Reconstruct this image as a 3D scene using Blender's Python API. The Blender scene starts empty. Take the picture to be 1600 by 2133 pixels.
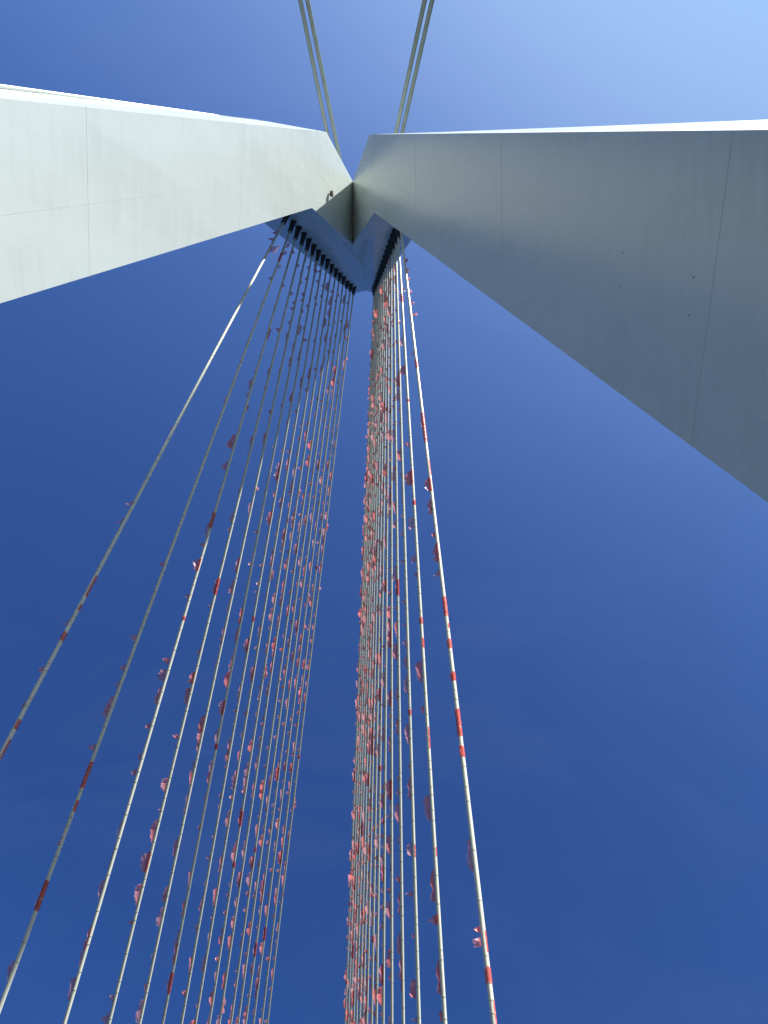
import bpy, bmesh, math, random
from mathutils import Vector, Matrix
R_ = random.Random(11)
scene = bpy.context.scene
COL = scene.collection
V = Vector

CAM_POS=(5.553, 2.743, 1.6); CAM_RIGHT=(0.997867, -0.063371, 0.015666); CAM_UP=(-0.064649, -0.992614, 0.102658); CAM_FWD=(-0.009044, 0.103451, 0.994593)
KbL=(-1.979, -21.553, 73.519)
KfL=(-2.45, -14.438, 70.054)
BbL=(-19.547, 2.265, 0.0)
BfL=(-18.962, 12.072, 0.0)
KbR=(1.655, -21.638, 73.719)
KfR=(2.536, -14.819, 71.88)
BbR=(22.109, 2.136, 0.0)
BfR=(22.811, 13.902, 0.0)
Cb=(-0.024, -19.702, 80.664)
Cf=(0.318, -13.977, 80.664)
FTL=(-1.625, -15.044, 116.318)
FTR=(1.293, -15.254, 116.318)
FTM=(0.154, -15.571, 116.318)
VAL=(0.327, -15.491, 98.437)
OFL=(-7.395, -14.569, 76.768)
OFR=(6.294, -14.627, 81.603)
OKL=(-8.375, -14.489, 70.054)
OKR=(7.695, -14.452, 71.88)
KoL=(-7.904, -22.223, 73.519)
BoL=(-25.472, 1.489, 0.0)
DoL=(-24.887, 11.072, 0.0)
KoR=(6.814, -22.105, 73.719)
BoR=(27.268, 1.233, 0.0)
DoR=(27.97, 12.902, 0.0)
SEAM_L=[[(-9.738, -11.069, 41.056), (-9.319, -3.356, 40.899)], [(-5.77, -16.456, 57.666), (-5.572, -9.433, 56.81)], [(-10.855, -4.683, 35.256), (-9.51, -6.702, 40.932), (-5.656, -12.486, 57.188), (-3.786, -15.34, 65.088), (-2.204, -17.657, 71.749)], [(-2.53, -20.885, 71.231), (-2.255, -20.101, 72.116), (-2.26, -17.625, 71.524), (-1.42, -17.217, 74.682)]]
SEAM_R=[[(14.734, -6.398, 26.589), (14.817, -2.679, 27.127), (14.928, 2.68, 27.934)], [(5.51, -17.066, 59.845), (5.793, -13.287, 59.623), (5.942, -10.135, 59.77)], [(2.35, -17.782, 71.915), (3.536, -16.21, 67.685), (5.816, -12.936, 59.613)], [(9.821, -12.034, 44.315), (10.24, -6.435, 43.981)], [(1.927, -20.963, 72.821), (2.071, -19.368, 72.628), (2.293, -17.984, 72.09)]]
NL=(0.967, -0.058, -0.25); NR=(-0.967, 0.058, -0.25)
DOTS=[(11.027, -7.098, 40.784), (12.183, -5.61, 36.648), (13.356, -4.087, 32.459), (14.558, -2.53, 28.165), (13.396, -2.933, 32.572), (14.586, -1.376, 28.321), (9.901, -8.568, 44.804), (12.225, -4.465, 36.749)]
LAMP=(-1.517, -16.716, 74.191)
# side, order, upper tip, deck y, length in the photo, socket length
STAYS=[(-1, 0, (-4.696, -13.093, 69.948), 41.79, 48.1, 2.3), (-1, 1, (-4.586, -13.175, 73.204), 60.23, 57.5, 1.94), (-1, 2, (-4.487, -13.25, 76.209), 78.62, 59.5, 1.73), (-1, 3, (-4.266, -13.316, 78.834), 96.98, 61.1, 1.59), (-1, 4, (-4.077, -13.382, 81.5), 115.01, 63.0, 1.49), (-1, 5, (-3.854, -13.449, 84.172), 132.52, 65.0, 1.41), (-1, 6, (-3.63, -13.516, 86.844), 150.59, 67.1, 1.34), (-1, 7, (-3.383, -13.582, 89.489), 165.6, 69.1, 1.28), (-1, 8, (-3.074, -13.637, 91.666), 184.8, 70.9, 1.23), (-1, 9, (-2.859, -13.711, 94.654), 199.07, 73.1, 1.18), (-1, 10, (-2.587, -13.779, 97.375), 221.01, 75.3, 1.13), (-1, 11, (-2.323, -13.844, 99.975), 232.56, 77.2, 1.09), (-1, 12, (-2.04, -13.907, 102.485), 248.18, 79.1, 1.05), (-1, 13, (-1.817, -13.989, 105.741), 267.19, 81.6, 1.0), (-1, 14, (-1.528, -14.052, 108.266), 293.61, 83.8, 0.95), (-1, 15, (-1.266, -14.126, 111.215), 309.45, 86.0, 0.91), (1, 0, (4.86, -13.105, 70.417), 41.91, 56.5, 2.3), (1, 1, (4.633, -13.172, 73.096), 60.46, 56.9, 1.94), (1, 2, (4.406, -13.239, 75.775), 78.93, 58.2, 1.73), (1, 3, (4.18, -13.306, 78.454), 96.47, 59.9, 1.59), (1, 4, (3.953, -13.373, 81.133), 114.55, 61.9, 1.49), (1, 5, (3.726, -13.44, 83.812), 132.58, 63.9, 1.41), (1, 6, (3.499, -13.507, 86.491), 150.23, 66.0, 1.34), (1, 7, (3.272, -13.574, 89.17), 164.4, 68.0, 1.29), (1, 8, (3.045, -13.641, 91.849), 182.35, 70.2, 1.23), (1, 9, (2.819, -13.708, 94.528), 198.52, 72.3, 1.18), (1, 10, (2.592, -13.775, 97.207), 214.63, 74.3, 1.14), (1, 11, (2.365, -13.842, 99.886), 234.53, 76.5, 1.09), (1, 12, (2.138, -13.909, 102.565), 253.7, 78.7, 1.04), (1, 13, (1.911, -13.976, 105.243), 277.39, 81.0, 1.0), (1, 14, (1.684, -14.043, 107.922), 298.91, 83.2, 0.96), (1, 15, (1.458, -14.11, 110.601), 335.24, 85.8, 0.91)]
FILM={(1, 0): [(4.93, 0.62, 'f', 1), (6.84, 0.75, 'f', 1), (7.94, 0.58, 'f', 1), (9.97, 0.34, 'f', 1), (11.36, 0.27, 'f', 1), (13.01, 0.26, 'f', 1), (17.81, 0.28, 'f', -1), (19.12, 0.99, 'w', 0), (20.86, 0.68, 's', 1), (25.1, 1.44, 'w', -1), (26.46, 1.29, 'w', 0), (29.29, 1.31, 's', 1), (30.77, 1.09, 'f', -1), (32.45, 1.14, 'f', -1), (34.54, 0.41, 'f', -1), (35.81, 1.25, 'f', -1), (37.15, 0.41, 'f', -1), (39.3, 1.16, 'w', 0), (40.45, 0.28, 's', 1), (41.47, 0.51, 'w', 0), (43.23, 0.45, 'w', -1), (45.5, 1.29, 'w', 0), (46.83, 0.49, 'w', -1), (50.99, 1.24, 'p', -1), (53.6, 0.19, 'f', -1), (54.01, 0.31, 'p', -1), (54.0, 0.69, 's', 1), (55.05, 0.49, 'w', -1), (56.17, 0.75, 's', 1)], (1, 1): [(6.96, 0.5, 'f', 1), (8.35, 0.92, 'w', 0), (13.42, 1.1, 'f', -1), (16.61, 1.03, 'f', -1), (19.87, 0.24, 'w', 0), (24.07, 0.44, 'f', -1), (26.93, 1.23, 'f', -1), (29.05, 0.39, 'w', 0), (30.55, 0.94, 'p', -1), (33.26, 0.53, 'p', -1), (34.47, 0.3, 'f', -1), (37.59, 0.4, 'w', -1), (39.01, 0.6, 's', 1), (40.68, 1.28, 'f', -1), (42.89, 0.48, 'f', -1), (44.47, 1.15, 's', 1), (47.98, 1.26, 'f', -1), (50.04, 0.43, 's', 1), (51.52, 1.39, 'f', -1), (52.92, 0.41, 'f', -1), (55.17, 1.3, 'f', -1), (56.6, 0.45, 'f', -1)], (1, 2): [(32.17, 0.29, 'f', -1), (36.8, 0.16, 'f', -1), (42.49, 0.35, 'w', 0), (50.13, 0.66, 'p', -1), (50.23, 0.61, 's', 1), (52.36, 0.28, 'f', -1), (54.35, 0.22, 'f', -1), (56.7, 0.83, 'p', -1), (58.03, 0.2, 'f', -1)], (-1, 0): [(0.34, 0.68, 'f', -1), (1.64, 0.86, 'f', -1), (2.84, 0.51, 'f', -1), (4.57, 0.97, 'f', 1), (13.8, 0.65, 's', -1), (17.81, 1.17, 's', -1), (27.12, 0.54, 'f', -1), (29.27, 0.46, 'f', -1), (33.57, 0.37, 'f', -1), (34.79, 0.42, 'f', -1), (36.94, 0.36, 'f', -1), (39.25, 1.29, 's', 1), (40.55, 0.34, 's', 1), (41.4, 0.44, 'f', -1), (42.23, 0.45, 'w', 0), (43.99, 0.4, 'f', -1), (45.8, 0.44, 'f', -1), (46.7, 0.44, 's', 1), (47.78, 0.85, 's', 1)], (-1, 1): [(2.0, 0.71, 'f', 1), (3.06, 0.7, 'f', 1), (3.85, 1.16, 'w', 0), (5.21, 0.47, 'f', 1), (6.66, 0.46, 'f', -1), (14.83, 1.66, 's', -1), (21.04, 1.45, 'f', -1), (34.96, 0.34, 'f', -1), (40.0, 0.54, 'f', -1), (41.76, 0.4, 'f', -1), (42.66, 0.42, 'f', -1), (44.01, 1.29, 'f', -1), (46.26, 0.43, 'f', -1), (47.64, 1.3, 'w', 0), (49.15, 0.51, 's', 1), (50.82, 0.39, 'f', -1), (53.16, 1.26, 'w', -1), (56.14, 0.81, 'p', -1)], (-1, 2): [(23.15, 1.36, 'f', -1), (25.36, 0.87, 'f', -1), (33.65, 0.92, 'f', -1), (37.57, 0.24, 'w', 0), (40.49, 0.48, 'f', -1), (41.43, 0.78, 'f', -1), (44.59, 0.44, 'f', -1), (46.44, 0.42, 'f', -1), (47.29, 0.46, 'f', -1), (48.16, 0.48, 'f', -1), (53.41, 0.98, 'p', -1), (58.02, 1.06, 'f', -1)], (-1, 3): [(39.47, 0.52, 'f', -1), (41.34, 0.83, 'f', -1), (45.29, 0.31, 'f', -1), (48.31, 0.88, 'f', -1), (51.06, 1.31, 'p', -1), (52.84, 1.16, 'f', -1), (54.62, 1.24, 'f', -1), (56.08, 0.3, 'f', -1), (59.93, 0.35, 'f', -1), (60.92, 0.73, 'f', -1)]}
SUN_E = 5.0; SKY_E = 0.0515; AIR, DUST, OZONE = 1.0, 5.0, 10.0; EXPOSURE = 1.37; SKY_GAMMA = 1.5; SKY_CAP = (2.85, 4.75, 7.7); PYLON_COL = (.535, .60, .585)
OKR = (7.1, -15.0, 71.88); DoR = (27.0, 11.5, 0.0)
BSP=[((-1.219, -17.3, 107.0), (-11.383, -60.0, 0.0)), ((-0.256, -17.3, 110.0), (-11.569, -60.0, 0.0)), ((0.553, -17.3, 107.0), (13.588, -47.0, 0.0)), ((0.954, -17.3, 110.0), (14.008, -47.0, 0.0))]


SUN_EL, SUN_AZ = 33.0, 153.0          # azimuth measured from +Y towards +X

# ------------------------------------------------------------------ materials
def new_mat(name):
    m = bpy.data.materials.new(name); m.use_nodes = True
    nt = m.node_tree; b = nt.nodes['Principled BSDF']
    return m, nt, b

def tex(nt, kind, **kw):
    n = nt.nodes.new(kind)
    for k, v in kw.items(): n.inputs[k].default_value = v
    return n

def ramp(nt, fac, stops):
    r = nt.nodes.new('ShaderNodeValToRGB')
    e = r.color_ramp.elements
    e[0].position, e[0].color = stops[0][0], (*stops[0][1], 1)
    e[1].position, e[1].color = stops[-1][0], (*stops[-1][1], 1)
    for p, c in stops[1:-1]:
        q = e.new(p); q.color = (*c, 1)
    nt.links.new(fac, r.inputs['Fac'])
    return r

def coords(nt, scale=(1, 1, 1)):
    tc = nt.nodes.new('ShaderNodeTexCoord'); mp = nt.nodes.new('ShaderNodeMapping')
    mp.inputs['Scale'].default_value = scale
    nt.links.new(tc.outputs['Object'], mp.inputs['Vector'])
    return mp.outputs['Vector']

def painted_steel(name, base, rough=0.32, stain=0.08, scale=(.35, .35, .06), spec=.2):
    m, nt, b = new_mat(name); b.inputs['Specular IOR Level'].default_value = spec
    n1 = tex(nt, 'ShaderNodeTexNoise', Scale=1.0, Detail=3.0, Roughness=.55)
    nt.links.new(coords(nt, scale), n1.inputs['Vector'])
    n2 = tex(nt, 'ShaderNodeTexNoise', Scale=1.0, Detail=4.0, Roughness=.6)
    nt.links.new(coords(nt, (.22, .22, 2.6)), n2.inputs['Vector'])
    mx = nt.nodes.new('ShaderNodeMix'); mx.data_type = 'FLOAT'; mx.inputs[0].default_value = .4
    nt.links.new(n1.outputs['Fac'], mx.inputs[2]); nt.links.new(n2.outputs['Fac'], mx.inputs[3])
    lo = tuple(c * (1 - stain) for c in base); hi = tuple(min(.9, c * (1 + stain * .5)) for c in base)
    lo = (lo[0], lo[1] * 1.0, lo[2] * .985)
    r = ramp(nt, mx.outputs[0], [(.30, lo), (.5, base), (.72, hi)])
    nt.links.new(r.outputs['Color'], b.inputs['Base Color'])
    rr = nt.nodes.new('ShaderNodeMapRange')
    rr.inputs['From Min'].default_value = .3; rr.inputs['From Max'].default_value = .7
    rr.inputs['To Min'].default_value = rough - .015; rr.inputs['To Max'].default_value = rough + .02
    nt.links.new(n1.outputs['Fac'], rr.inputs['Value']); nt.links.new(rr.outputs['Result'], b.inputs['Roughness'])
    return m

def plain(name, col, rough=.6, metal=0., noise=.15, sc=3.):
    m, nt, b = new_mat(name)
    n = tex(nt, 'ShaderNodeTexNoise', Scale=sc, Detail=4.0)
    nt.links.new(coords(nt), n.inputs['Vector'])
    r = ramp(nt, n.outputs['Fac'], [(.3, tuple(c * (1 - noise) for c in col)), (.7, tuple(min(.95, c * (1 + noise)) for c in col))])
    nt.links.new(r.outputs['Color'], b.inputs['Base Color'])
    b.inputs['Roughness'].default_value = rough; b.inputs['Metallic'].default_value = metal
    return m

M_PYLON = painted_steel('pylon_paint', PYLON_COL, .27, .11, spec=.52)
M_SEAM = plain('seam_dirt', (.49, .535, .52), .5)
M_HOLE = plain('drain_hole', (.015, .015, .015), .9)
M_STAY = painted_steel('stay_pipe', (.62, .645, .55), .34, .09, (.6, .6, .6), .42)
M_BACK = painted_steel('back_stay_pipe', (.22, .255, .23), .6, .2, (1.2, 1.2, .8), .1)
M_RING = plain('tie_band', (.45, .47, .39), .5, 0., .2, 9.)
M_SOCK = plain('socket_steel', (.030, .025, .023), .55, 0., .3, 4.)
M_ASPH = plain('asphalt', (.034, .034, .035), .9, 0., .25, 6.)
M_CONC = plain('dark_paving', (.036, .035, .034), .85, 0., .15, 2.)
M_LINE = plain('road_paint', (.75, .75, .72), .6)
M_LAMP = plain('lamp_housing', (.10, .095, .08), .5)

def film_material():
    m, nt, b = new_mat('red_film')
    nt.nodes.remove(b)
    out = nt.nodes['Material Output']
    uv = nt.nodes.new('ShaderNodeUVMap'); uv.uv_map = 'film'
    sp = nt.nodes.new('ShaderNodeSeparateXYZ'); nt.links.new(uv.outputs['UV'], sp.inputs[0])
    ns = tex(nt, 'ShaderNodeTexNoise', Scale=5.0, Detail=5.0, Roughness=.6)
    nt.links.new(coords(nt), ns.inputs['Vector'])
    oi = nt.nodes.new('ShaderNodeObjectInfo')
    # fade: the film is printed red where it was wrapped, sun-bleached towards the loose edge
    ad = nt.nodes.new('ShaderNodeMath'); ad.operation = 'MULTIPLY_ADD'
    nt.links.new(ns.outputs['Fac'], ad.inputs[0]); ad.inputs[1].default_value = .7
    sx = nt.nodes.new('ShaderNodeMath'); sx.operation = 'MULTIPLY'; sx.inputs[1].default_value = .52; nt.links.new(sp.outputs['X'], sx.inputs[0]); nt.links.new(sx.outputs[0], ad.inputs[2])
    ad2 = nt.nodes.new('ShaderNodeMath'); ad2.operation = 'MULTIPLY_ADD'
    nt.links.new(oi.outputs['Random'], ad2.inputs[0]); ad2.inputs[1].default_value = .35; nt.links.new(ad.outputs[0], ad2.inputs[2])
    col = ramp(nt, ad2.outputs[0], [(.35, (.85, .17, .145)), (.75, (.86, .22, .20)), (1.0, (.87, .46, .47))])
    col2 = ramp(nt, ad2.outputs[0], [(.40, (.06,) * 3), (.75, (.22,) * 3), (1.0, (.55,) * 3)])
    dif = nt.nodes.new('ShaderNodeBsdfDiffuse'); trl = nt.nodes.new('ShaderNodeBsdfTranslucent')
    nt.links.new(col.outputs['Color'], dif.inputs['Color']); nt.links.new(col.outputs['Color'], trl.inputs['Color'])
    a = nt.nodes.new('ShaderNodeMixShader'); a.inputs[0].default_value = .5
    nt.links.new(dif.outputs[0], a.inputs[1]); nt.links.new(trl.outputs[0], a.inputs[2])
    tr = nt.nodes.new('ShaderNodeBsdfTransparent'); tr.inputs['Color'].default_value = (.95, .72, .74, 1)
    c = nt.nodes.new('ShaderNodeMixShader')
    nt.links.new(col2.outputs['Color'], c.inputs[0]); nt.links.new(a.outputs[0], c.inputs[1]); nt.links.new(tr.outputs[0], c.inputs[2])
    gl = nt.nodes.new('ShaderNodeBsdfGlossy'); gl.inputs['Roughness'].default_value = .3
    d = nt.nodes.new('ShaderNodeMixShader'); d.inputs[0].default_value = .05
    nt.links.new(c.outputs[0], d.inputs[1]); nt.links.new(gl.outputs[0], d.inputs[2])
    nt.links.new(d.outputs[0], out.inputs['Surface'])
    return m
M_FILM = film_material()

# ------------------------------------------------------------------ helpers
def link(name, me, mats, parent=None, loc=None):
    for m in mats: me.materials.append(m)
    o = bpy.data.objects.new(name, me); COL.objects.link(o)
    if parent: o.parent = parent
    if loc is not None: o.location = loc
    return o

def from_bm(name, bm, mats, parent=None, smooth=False, recalc=True):
    if recalc: bmesh.ops.recalc_face_normals(bm, faces=bm.faces)
    me = bpy.data.meshes.new(name); bm.to_mesh(me); bm.free()
    if smooth:
        for p in me.polygons: p.use_smooth = True
    return link(name, me, mats, parent)

def tag(o, label=None, cat=None, group=None, kind=None):
    for k, v in (('label', label), ('category', cat), ('group', group), ('kind', kind)):
        if v: o[k] = v
    return o

def empty(name, loc):
    o = bpy.data.objects.new(name, None); COL.objects.link(o); o.location = loc
    o.empty_display_size = .5
    return o

def face(bm, pts, mi=0):
    f = bm.faces.new([bm.verts.new(p) for p in pts]); f.material_index = mi
    return f

def box(bm, p0, p1, mi=0):
    x0, y0, z0 = p0; x1, y1, z1 = p1
    v = [bm.verts.new(c) for c in ((x0, y0, z0), (x1, y0, z0), (x1, y1, z0), (x0, y1, z0), (x0, y0, z1), (x1, y0, z1), (x1, y1, z1), (x0, y1, z1))]
    for q in ((3, 2, 1, 0), (4, 5, 6, 7), (0, 1, 5, 4), (1, 2, 6, 5), (2, 3, 7, 6), (3, 0, 4, 7)):
        f = bm.faces.new([v[i] for i in q]); f.material_index = mi

def lathe(bm, prof, axis_from, axis_to, seg=16, mi=None, cap=True):
    """prof: list of (distance along the axis, radius, material)"""
    a, b = V(axis_from), V(axis_to); u = (b - a).normalized()
    s = u.orthogonal().normalized(); t = u.cross(s)
    rings = []
    for d, r, m in prof:
        rings.append([bm.verts.new(a + u * d + (s * math.cos(2 * math.pi * k / seg) + t * math.sin(2 * math.pi * k / seg)) * r) for k in range(seg)])
    for i in range(len(rings) - 1):
        for k in range(seg):
            f = bm.faces.new((rings[i][k], rings[i][(k + 1) % seg], rings[i + 1][(k + 1) % seg], rings[i + 1][k]))
            f.material_index = prof[i][2]; f.smooth = True
    if cap:
        # the caps get their own vertices so that they do not bend the smooth normals of the tube
        bm.faces.new([bm.verts.new(v.co) for v in rings[0][::-1]]).material_index = prof[0][2]
        bm.faces.new([bm.verts.new(v.co) for v in rings[-1]]).material_index = prof[-1][2]

def strip(bm, pts, n, w, h, mi):
    """a flat weld bead running along pts on a face of normal n, h proud"""
    n = V(n)
    for a, b in zip(pts[:-1], pts[1:]):
        a, b = V(a), V(b); u = (b - a).normalized(); s = u.cross(n).normalized() * (w / 2)
        lo = n * -.02; hi = n * h
        q = [a - s, a + s, b + s, b - s]
        face(bm, [p + hi for p in q], mi)
        for i in range(4):
            face(bm, [q[i] + lo, q[(i + 1) % 4] + lo, q[(i + 1) % 4] + hi, q[i] + hi], mi)

# ------------------------------------------------------------------ pylon
pylon = empty('bridge_pylon', (0, -4, 0))
tag(pylon, 'tall pale steel bridge pylon with two spread legs meeting under a pointed head', 'pylon')

def at_z(k, b, z):
    k, b = V(k), V(b); return k + (b - k) * ((k.z - z) / (k.z - b.z))

def leg(name, Kb, Kf, Ko, OK, Bb, Bf, Bo, Do, seams, n, holes=()):
    bm = bmesh.new(); zb = -13.0
    bb, bf, bo, do = at_z(Kb, Bb, zb), at_z(Kf, Bf, zb), at_z(Ko, Bo, zb), at_z(OK, Do, zb)
    Kb, Kf, Ko, OK, cb, cf = V(Kb), V(Kf), V(Ko), V(OK), V(Cb), V(Cf)
    v = {k: bm.verts.new(p) for k, p in dict(bb=bb, bf=bf, bo=bo, do=do, Kb=Kb, Kf=Kf, Ko=Ko, OK=OK, cb=cb, cf=cf).items()}
    F = lambda *k: bm.faces.new([v[x] for x in k])
    F('bb', 'bf', 'Kf', 'cf', 'cb', 'Kb')                 # inner face, flat up to the crotch
    F('bb', 'Kb', 'Ko', 'bo'); F('bf', 'do', 'OK', 'Kf')   # back and front
    F('do', 'bo', 'OK'); F('bo', 'Ko', 'OK')               # outer face
    F('bo', 'do', 'bf', 'bb')
    F('Kb', 'cb', 'Ko'); F('Kf', 'OK', 'cf'); F('cb', 'cf', 'OK', 'Ko')
    bmesh.ops.recalc_face_normals(bm, faces=bm.faces)
    for s in seams: strip(bm, s, n, .026, .004, 1)
    for h in holes:
        nn = V(n); c = V(h) + nn * .006; s = nn.orthogonal().normalized(); t = nn.cross(s)
        face(bm, [c + (s * math.cos(k * math.pi / 5) + t * math.sin(k * math.pi / 5)) * .032 for k in range(10)], 2)
    bm.transform(Matrix.Translation(-pylon.location))
    return from_bm(name, bm, [M_PYLON, M_SEAM, M_HOLE], pylon, recalc=False)

leg('leg', KbL, KfL, KoL, OKL, BbL, BfL, BoL, DoL, SEAM_L, NL)
leg('leg', KbR, KfR, KoR, OKR, BbR, BfR, BoR, DoR, SEAM_R, NR, DOTS)

def head():
    bm = bmesh.new(); zt = FTL[2]
    P = dict(KfL=KfL, KfR=KfR, OKL=OKL, OKR=OKR, VAL=VAL, FTL=FTL, FTR=FTR, FTM=FTM, Cf=Cf, Cb=Cb,
             KoL=KoL, KoR=KoR, BTL=(-1.5, -18.3, zt), BTR=(1.3, -18.4, zt))
    # the leg tops and the head butt at the crotch: lift the hidden inner seam by a few mm
    v = {k: bm.verts.new(p) for k, p in P.items()}
    F = lambda *k: bm.faces.new([v[x] for x in k])
    F('KfL', 'VAL', 'FTM', 'FTL'); F('KfL', 'FTL', 'OKL')
    F('KfR', 'FTR', 'FTM', 'VAL'); F('KfR', 'OKR', 'FTR')
    F('KfL', 'Cf', 'VAL'); F('KfR', 'VAL', 'Cf')
    F('OKL', 'FTL', 'BTL'); F('OKL', 'BTL', 'KoL')
    F('OKR', 'BTR', 'FTR'); F('OKR', 'KoR', 'BTR')
    F('FTL', 'FTM', 'BTL'); F('FTM', 'FTR', 'BTR'); F('FTM', 'BTR', 'BTL')
    F('KoL', 'BTL', 'Cb'); F('KoR', 'Cb', 'BTR'); F('Cb', 'BTL', 'BTR')
    bm.transform(Matrix.Translation(-pylon.location))
    return from_bm('pylon_head', bm, [M_PYLON, M_SEAM], pylon)
head()

# pipe rail along the back outer edge of the left leg
def rail(K, B, off, z0, z1, r):
    bm = bmesh.new(); a, b = at_z(K, B, z0) + V((off[0], .14, 0)), at_z(K, B, z1) + V(off)
    L = (b - a).length
    lathe(bm, [(0, r, 0), (L, r, 0)], a, b, 12)
    bm.transform(Matrix.Translation(-pylon.location))
    from_bm('pipe_rail', bm, [M_PYLON], pylon)
rail(KoL, BoL, (.1, -.36, -.05), 72.5, 10, .10)

# small lamp fixed to the left leg near the crotch
def small_lamp():
    n = V(NL); c = V(LAMP); u = V((.2, -1, .0)); u = (u - n * u.dot(n)).normalized(); t = n.cross(u)
    bm = bmesh.new()
    box(bm, (-.22, -.13, .10), (.22, .13, .32)); box(bm, (-.05, -.05, -.02), (.05, .05, .10))
    bmesh.ops.bevel(bm, geom=bm.edges[:], offset=.012, segments=1, affect='EDGES')
    Mx = Matrix((u, t, n)).transposed().to_4x4(); Mx.translation = c - pylon.location
    bm.transform(Mx)
    return from_bm('lamp', bm, [M_LAMP], pylon)
small_lamp()

# ------------------------------------------------------------------ film meshes (local: +X down the stay, +Y out, -Z below)
RAD = .095
def film_mesh(name, L, w, kind, seed, full=1.0):
    r = random.Random(seed); bm = bmesh.new(); uvl = bm.loops.layers.uv.new('film')
    nu = 12 if L > .7 else 7
    rr = RAD + .007
    # cross-section: (angle on the stay) then loose part
    ph = [r.uniform(0, 6.28) for _ in range(8)]
    def width(t):
        if kind == 'wrap': return 0
        e = min(1, t * r0 + .12 + .05 * math.sin(7 * t + ph[0])) * min(1, (1 - t) * r1 + .10 + .05 * math.sin(9 * t + ph[1]))
        return w * max(.06, e) * (1 + .16 * math.sin(5 * t + ph[2]) + .10 * math.sin(13 * t + ph[3]))
    r0, r1 = (r.choice([2.5, 5, 9, 16]), r.choice([2.5, 5, 9, 16])) if L > .7 else (r.choice([1.6, 3, 8]), r.choice([1.6, 3, 8]))
    if kind == 'wrap':
        a0, a1, na, nf = -205 - r.uniform(0, 25), 25 + r.uniform(0, 30), 11, 0
    elif kind == 'strip':
        a0, a1, na, nf = -40 - r.uniform(0, 30), 60 + r.uniform(0, 40), 6, 0
    else:
        a1 = r.uniform(-25, 20); a0, na, nf = a1 - full * r.choice([35, 50, 70, 110]) - 12, 5, 7
    fold = r.uniform(-.5, .6); cur = r.uniform(-1.6, 1.6)
    rows = []
    for i in range(nu + 1):
        t = i / nu; x = (t - .5) * L; row = []
        for k in range(na + 1):
            q = k / na; ang = math.radians(a0 + (a1 - a0) * q)
            rad = rr + .004 * math.sin(17 * t + 9 * q + ph[4]) + (.010 * max(0, math.sin(23 * t + ph[5])) if kind == 'wrap' else 0)
            xx = x + (.02 * math.sin(3 * q * 3 + ph[6]) if i in (0, nu) else 0)
            row.append((V((xx, rad * math.cos(ang), rad * math.sin(ang))), q * .25 if kind == 'flap' else q * .2))
        if nf:
            ang = math.radians(a1); base = V((x, rr * math.cos(ang), rr * math.sin(ang)))
            d = V((0, math.cos(ang * .6), math.sin(ang * .6)))
            W = width(t); p = base.copy(); dirn = math.atan2(d.z, d.y)
            for k in range(1, nf + 1):
                q = k / nf
                dirn += (cur * .16 + .35 * math.sin(6 * t + 4 * q + ph[4]) * .5 + r.uniform(-.10, .10))
                if q > .75: dirn += fold * .5
                p = p + V((r.uniform(-.012, .012) + .02 * math.sin(5 * t + ph[7]), math.cos(dirn), math.sin(dirn))) * (W / nf)
                if abs(p.y) < .06 and abs(p.z) < .06: p.y += .06
                row.append((p.copy(), .25 + .75 * q))
        rows.append([(bm.verts.new(p), u) for p, u in row])
    for i in range(nu):
        for k in range(len(rows[0]) - 1):
            q = (rows[i][k], rows[i + 1][k], rows[i + 1][k + 1], rows[i][k + 1])
            f = bm.faces.new([z[0] for z in q]); f.smooth = True
            for lp, z, tt in zip(f.loops, q, (i, i + 1, i + 1, i)): lp[uvl].uv = (z[1], tt / nu)
    me = bpy.data.meshes.new(name); bm.to_mesh(me); bm.free(); me.materials.append(M_FILM)
    return me

LONG = [film_mesh('torn_film', 1.29, .21 + .02 * k, 'flap', 100 + k, [.1, .5, .9, .3][k % 4]) for k in range(8)]
SHORT = [film_mesh('torn_film', .44, .20 + .018 * k, 'flap', 200 + k, [.2, .8, .5, 0][k % 4]) for k in range(8)]
PALE = [film_mesh('torn_film', 1.15, .26, 'flap', 300 + k, -.35) for k in range(3)]
WRAPL = [film_mesh('film_wrap', 1.29, 0, 'wrap', 400 + k) for k in range(3)]
WRAPS = [film_mesh('film_wrap', .42, 0, 'wrap', 420 + k) for k in range(3)]
STRL = [film_mesh('film_wrap', 1.1, 0, 'strip', 440 + k) for k in range(3)]
STRS = [film_mesh('film_wrap', .42, 0, 'strip', 450 + k) for k in range(2)]

def add_film(parent, me, tip, u, s, out, scale=(1, 1, 1)):
    o = bpy.data.objects.new(me.name.split('.')[0], me); COL.objects.link(o); o.parent = parent
    y = (V(out) - u * V(out).dot(u)).normalized(); z = u.cross(y)
    m = Matrix((u * scale[0], y * scale[1], z * scale[2])).transposed().to_4x4()
    m.translation = V(tip) + u * s - parent.location
    o.matrix_local = m
    return o

# ------------------------------------------------------------------ stay cables
ORD = ['first', 'second', 'third', 'fourth', 'fifth', 'sixth', 'seventh', 'eighth', 'ninth', 'tenth', 'eleventh',
       'twelfth', 'thirteenth', 'fourteenth', 'fifteenth', 'sixteenth']
def socket(parent, tip, u, n):
    """dark flared sleeve from the pylon head down to the mouth the stay comes out of"""
    L = n + .25; k = .9
    bm = bmesh.new()
    prof = [(0, .36 * k, 0), (.10, .36 * k, 0), (.12, .335 * k, 0), (L * .55, .265 * k, 0), (L - .12, .205 * k, 0), (L - .1, .225 * k, 0), (L, .225 * k, 0), (L, .175 * k, 0), (L - .35, .15, 0), (L - .35, .05, 0)]
    a = V(tip) - u * (L); lathe(bm, prof, a - parent.location, V(tip) - parent.location, 20, cap=False)
    return from_bm('socket', bm, [M_SOCK], parent, recalc=True)

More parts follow.
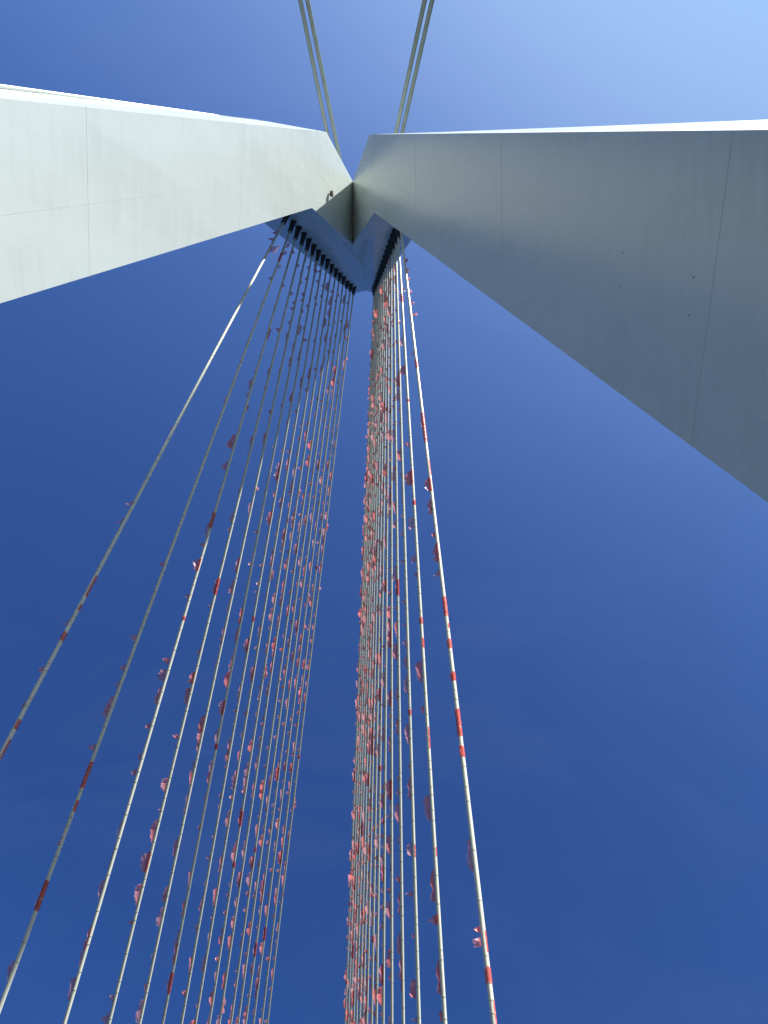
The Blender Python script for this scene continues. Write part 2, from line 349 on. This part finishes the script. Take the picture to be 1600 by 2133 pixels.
for side, i, tip, yd, vis, sl in STAYS:
    deck = V((side * 12.85, yd, 0.0)); tp = V(tip); u = (deck - tp).normalized(); L = (deck - tp).length
    left = side < 0
    root = empty('stay_cable', deck)
    fan = 'left' if left else 'right'
    if i == 0: lab = 'outermost stay cable of the %s fan, nearest the %s pylon leg, red film along it' % (fan, fan)
    elif i == 15: lab = 'innermost stay cable of the %s fan, farthest from the %s leg, hung from the tip' % (fan, fan)
    else: lab = '%s stay cable of the %s fan counting from the %s leg, with red film' % (ORD[i], fan, fan)
    tag(root, lab, 'stay cable', 'stay cables of the two front fans')
    # pipe with tie bands
    rr = random.Random(1000 + i + (0 if left else 50)); bm = bmesh.new()
    a_, b_ = tp - root.location, deck - root.location
    lathe(bm, [(-sl * .6, RAD, 0), (L, RAD, 0)], a_, b_, 14)
    def band(d, h): lathe(bm, [(d - .02, RAD + h, 1), (d + .02, RAD + h, 1)], a_, b_, 14)
    d = rr.uniform(.5, 1.2); end = min(vis + 6, L - 1)
    while d < end:
        band(d, .006)
        if rr.random() < .35:
            e = rr.uniform(.33, .6); band(d + e, .008); d += e
        d += rr.choice([1.29, 1.29, .8, 1.9]) * rr.uniform(.9, 1.1)
    from_bm('pipe', bm, [M_STAY, M_RING], root, recalc=True)
    socket(root, tp, u, sl)
    # red film
    WIND = V((-1, -.12, .10))
    def put(s, ln, kind, sd, k=1.0):
        long_ = ln > .75
        j = lambda a: rr.uniform(-a, a)
        if kind in 'fp':
            me = rr.choice(PALE) if kind == 'p' else rr.choice(LONG if long_ else SHORT)
            ref = 1.15 if kind == 'p' else 1.29 if long_ else .44
            w = V((sd, j(.35), (.42 if sd < 0 else 0) + j(.3)))
            add_film(root, me, tp, u, s, w, (ln / ref, rr.uniform(.7, 1.1) * k, 1))
        elif kind == 'w':
            add_film(root, rr.choice(WRAPL if long_ else WRAPS), tp, u, s, V((-1 if sd <= 0 else 1, j(.3), j(.3))), (ln / (1.29 if long_ else .42), 1, 1))
            if sd: add_film(root, rr.choice(LONG if long_ else SHORT), tp, u, s, V((sd, j(.3), j(.3))), (ln / (1.29 if long_ else .44), .55, 1))
        else:
            add_film(root, rr.choice(STRL if ln > .6 else STRS), tp, u, s, V((sd if sd else 1, j(.2), j(.2))), (ln / (1.1 if ln > .6 else .42), 1, 1))
    known = FILM.get((side, i), [])
    for s, ln, k, sd in known: put(s, ln, k, sd, 1.4)
    s = (max(q[0] for q in known) + 1.4 if known and i < 2 else .4 + rr.uniform(0, 2))
    n = len(known)
    while s < vis + 5 and n < 96:
        if not any(abs(s - q[0]) < 1.2 for q in known):
            z = (tp + u * s).z; t = rr.random()
            if rr.random() < ((.42 if s < 25 else .08) if left else .1): s += 1.2; continue
            if s < 22: t *= .6
            high = s < 11
            if t < .46: k, ln = 'f', rr.uniform(.36, .5)
            elif t < .82: k, ln = 'f', rr.uniform(1.1, 1.35)
            elif t < .90: k, ln = 'p', rr.uniform(.6, 1.2)
            elif t < .935: k, ln = 'w', rr.choice([.42, 1.25])
            else: k, ln = 's', rr.choice([.45, 1.2])
            sd = 1 if (high and rr.random() < .4) else (-1 if rr.random() < .97 else 1)
            put(s, ln, k, sd); n += 1
        s += rr.choice([.75, 1.3, 1.45, 1.6, 2.1]) * rr.uniform(.85, 1.15) * (.82 if not left and i > 3 else 1)
    if left and i == 1:
        for sd_, ln in ((50.3, .85), (55.0, .7)):
            bm = bmesh.new(); a = tp + u * sd_ - root.location
            lathe(bm, [(0, .006, 0), (ln, .004, 0)], a, a + V((-1, -.15, .2)), 6)
            from_bm('loose_thread', bm, [M_STAY], root)

# ------------------------------------------------------------------ back stays
BACK_LABELS = [
    'leftmost grey back stay, outer cable of the left pair above the pylon',
    'inner grey back stay of the left pair, beside the gap between the legs',
    'inner grey back stay of the right pair, rising behind the right leg',
    'rightmost grey back stay, outer cable of the right pair above the pylon',
]
BS = [(a, b, l) for (a, b), l in zip(BSP, BACK_LABELS)]
for a, b, lab in BS:
    root = empty('back_stay', b); tag(root, lab, 'stay cable', 'back stays above the pylon')
    bm = bmesh.new(); a, b = V(a), V(b); L = (b - a).length; u = (b - a) / L
    a_, b_ = a - root.location, b - root.location; d = 2.
    lathe(bm, [(0, .175, 0), (L, .175, 0)], a_, b_, 18)
    while d < L - 3:
        lathe(bm, [(d, .183, 0), (d + .10, .183, 0)], a_, b_, 18); d += 6.2
    from_bm('pipe', bm, [M_BACK], root)
    bm = bmesh.new(); lathe(bm, [(0, .5, 0), (2.2, .28, 0), (2.3, .28, 0)], a - u * .3 - root.location, b - root.location, 18)
    from_bm('socket', bm, [M_SOCK], root)

# ------------------------------------------------------------------ deck, river
bm = bmesh.new(); box(bm, (-17, -130, -2.2), (17, 420, -.02)); 
o = from_bm('bridge_deck', bm, [M_CONC]); tag(o, kind='structure')
bm = bmesh.new(); face(bm, [(-10.5, -130, -.01), (10.5, -130, -.01), (10.5, 420, -.01), (-10.5, 420, -.01)])
o = from_bm('road', bm, [M_ASPH]); tag(o, kind='structure')
bm = bmesh.new()
for x in (-10.1, -3.6, 3.6, 10.1): face(bm, [(x - .08, -130, -.004), (x + .08, -130, -.004), (x + .08, 420, -.004), (x - .08, 420, -.004)])
for x in (-6.9, 6.9):
    for k in range(60): face(bm, [(x - .07, -128 + 9 * k, -.004), (x + .07, -128 + 9 * k, -.004), (x + .07, -125 + 9 * k, -.004), (x - .07, -125 + 9 * k, -.004)])
o = from_bm('road_markings', bm, [M_LINE]); tag(o, kind='structure')
bm = bmesh.new()
for x in (-10.75, 10.75): box(bm, (x - .25, -130, -.015), (x + .25, 420, .13))
o = from_bm('kerb', bm, [M_CONC]); tag(o, kind='structure')
m, nt, b = new_mat('river_water')
b.inputs['Base Color'].default_value = (.012, .022, .026, 1); b.inputs['Roughness'].default_value = .15; b.inputs['Specular IOR Level'].default_value = .3
n = tex(nt, 'ShaderNodeTexNoise', Scale=.25, Detail=5.0); nt.links.new(coords(nt), n.inputs['Vector'])
bp_ = nt.nodes.new('ShaderNodeBump'); bp_.inputs['Strength'].default_value = .5
nt.links.new(n.outputs['Fac'], bp_.inputs['Height']); nt.links.new(bp_.outputs['Normal'], b.inputs['Normal'])
bm = bmesh.new(); face(bm, [(-6000, -6000, -13), (6000, -6000, -13), (6000, 6000, -13), (-6000, 6000, -13)])
o = from_bm('water', bm, [m]); tag(o, kind='structure')

# ------------------------------------------------------------------ light, sky, camera
el, az = math.radians(SUN_EL), math.radians(SUN_AZ)
S = V((math.sin(az) * math.cos(el), math.cos(az) * math.cos(el), math.sin(el)))
ld = bpy.data.lights.new('sun', 'SUN'); ld.energy = SUN_E; ld.angle = math.radians(.53); ld.color = (1, .955, .88)
lo = bpy.data.objects.new('sun', ld); COL.objects.link(lo); lo.rotation_euler = S.to_track_quat('Z', 'Y').to_euler(); lo.location = (0, 0, 150)

w = bpy.data.worlds.new('World'); scene.world = w; w.use_nodes = True
nt = w.node_tree; bg = nt.nodes['Background']
sky = nt.nodes.new('ShaderNodeTexSky'); sky.sky_type = 'NISHITA'; sky.sun_disc = False
sky.sun_elevation = el; sky.sun_rotation = az; sky.altitude = 0
sky.air_density = AIR; sky.dust_density = DUST; sky.ozone_density = OZONE
gm = nt.nodes.new('ShaderNodeGamma'); gm.inputs['Gamma'].default_value = SKY_GAMMA
nt.links.new(sky.outputs['Color'], gm.inputs['Color']); 
# glare around the sun levels off smoothly: c / sqrt(1 + (c / cap)^2)
def vm(op, a, b):
    n = nt.nodes.new('ShaderNodeVectorMath'); n.operation = op
    for k, q in enumerate((a, b)):
        if isinstance(q, tuple): n.inputs[k].default_value = q
        else: nt.links.new(q, n.inputs[k])
    return n.outputs[0]
q = vm('DIVIDE', gm.outputs['Color'], SKY_CAP)
q = vm('ADD', vm('MULTIPLY', q, q), (1., 1., 1.))
rt = nt.nodes.new('ShaderNodeGamma'); rt.inputs['Gamma'].default_value = .5; nt.links.new(q, rt.inputs['Color'])
base_sky = vm('DIVIDE', gm.outputs['Color'], rt.outputs['Color'])
# a breath of cirrus, barely there
tc = nt.nodes.new('ShaderNodeTexCoord'); mp = nt.nodes.new('ShaderNodeMapping'); mp.inputs['Scale'].default_value = (1.6, 5.0, 2.2); mp.inputs['Rotation'].default_value = (0, 0, .5)
nt.links.new(tc.outputs['Generated'], mp.inputs['Vector'])
nz = tex(nt, 'ShaderNodeTexNoise', Scale=1.3, Detail=7.0, Roughness=.62, Distortion=.6); nt.links.new(mp.outputs['Vector'], nz.inputs['Vector'])
wr = ramp(nt, nz.outputs['Fac'], [(.50, (0, 0, 0)), (.85, (.11, .115, .12))])
nt.links.new(vm('ADD', base_sky, wr.outputs['Color']), bg.inputs['Color'])
bg.inputs['Strength'].default_value = SKY_E

cd = bpy.data.cameras.new('camera'); cam = bpy.data.objects.new('camera', cd); COL.objects.link(cam)
cd.sensor_fit = 'VERTICAL'; cd.sensor_height = 36; cd.sensor_width = 27; cd.lens = 1709.45 / 2133 * 36
cd.clip_start = .1; cd.clip_end = 20000
Mx = Matrix((V(CAM_RIGHT), V(CAM_UP), -V(CAM_FWD))).transposed().to_4x4(); Mx.translation = V(CAM_POS)
cam.matrix_world = Mx; scene.camera = cam

scene.render.engine = 'CYCLES'
vs = scene.view_settings; vs.view_transform = 'Standard'; vs.look = 'None'; vs.exposure = EXPOSURE; vs.gamma = 1
cy = scene.cycles; cy.max_bounces = 8; cy.diffuse_bounces = 4; cy.transparent_max_bounces = 16; cy.use_denoising = True
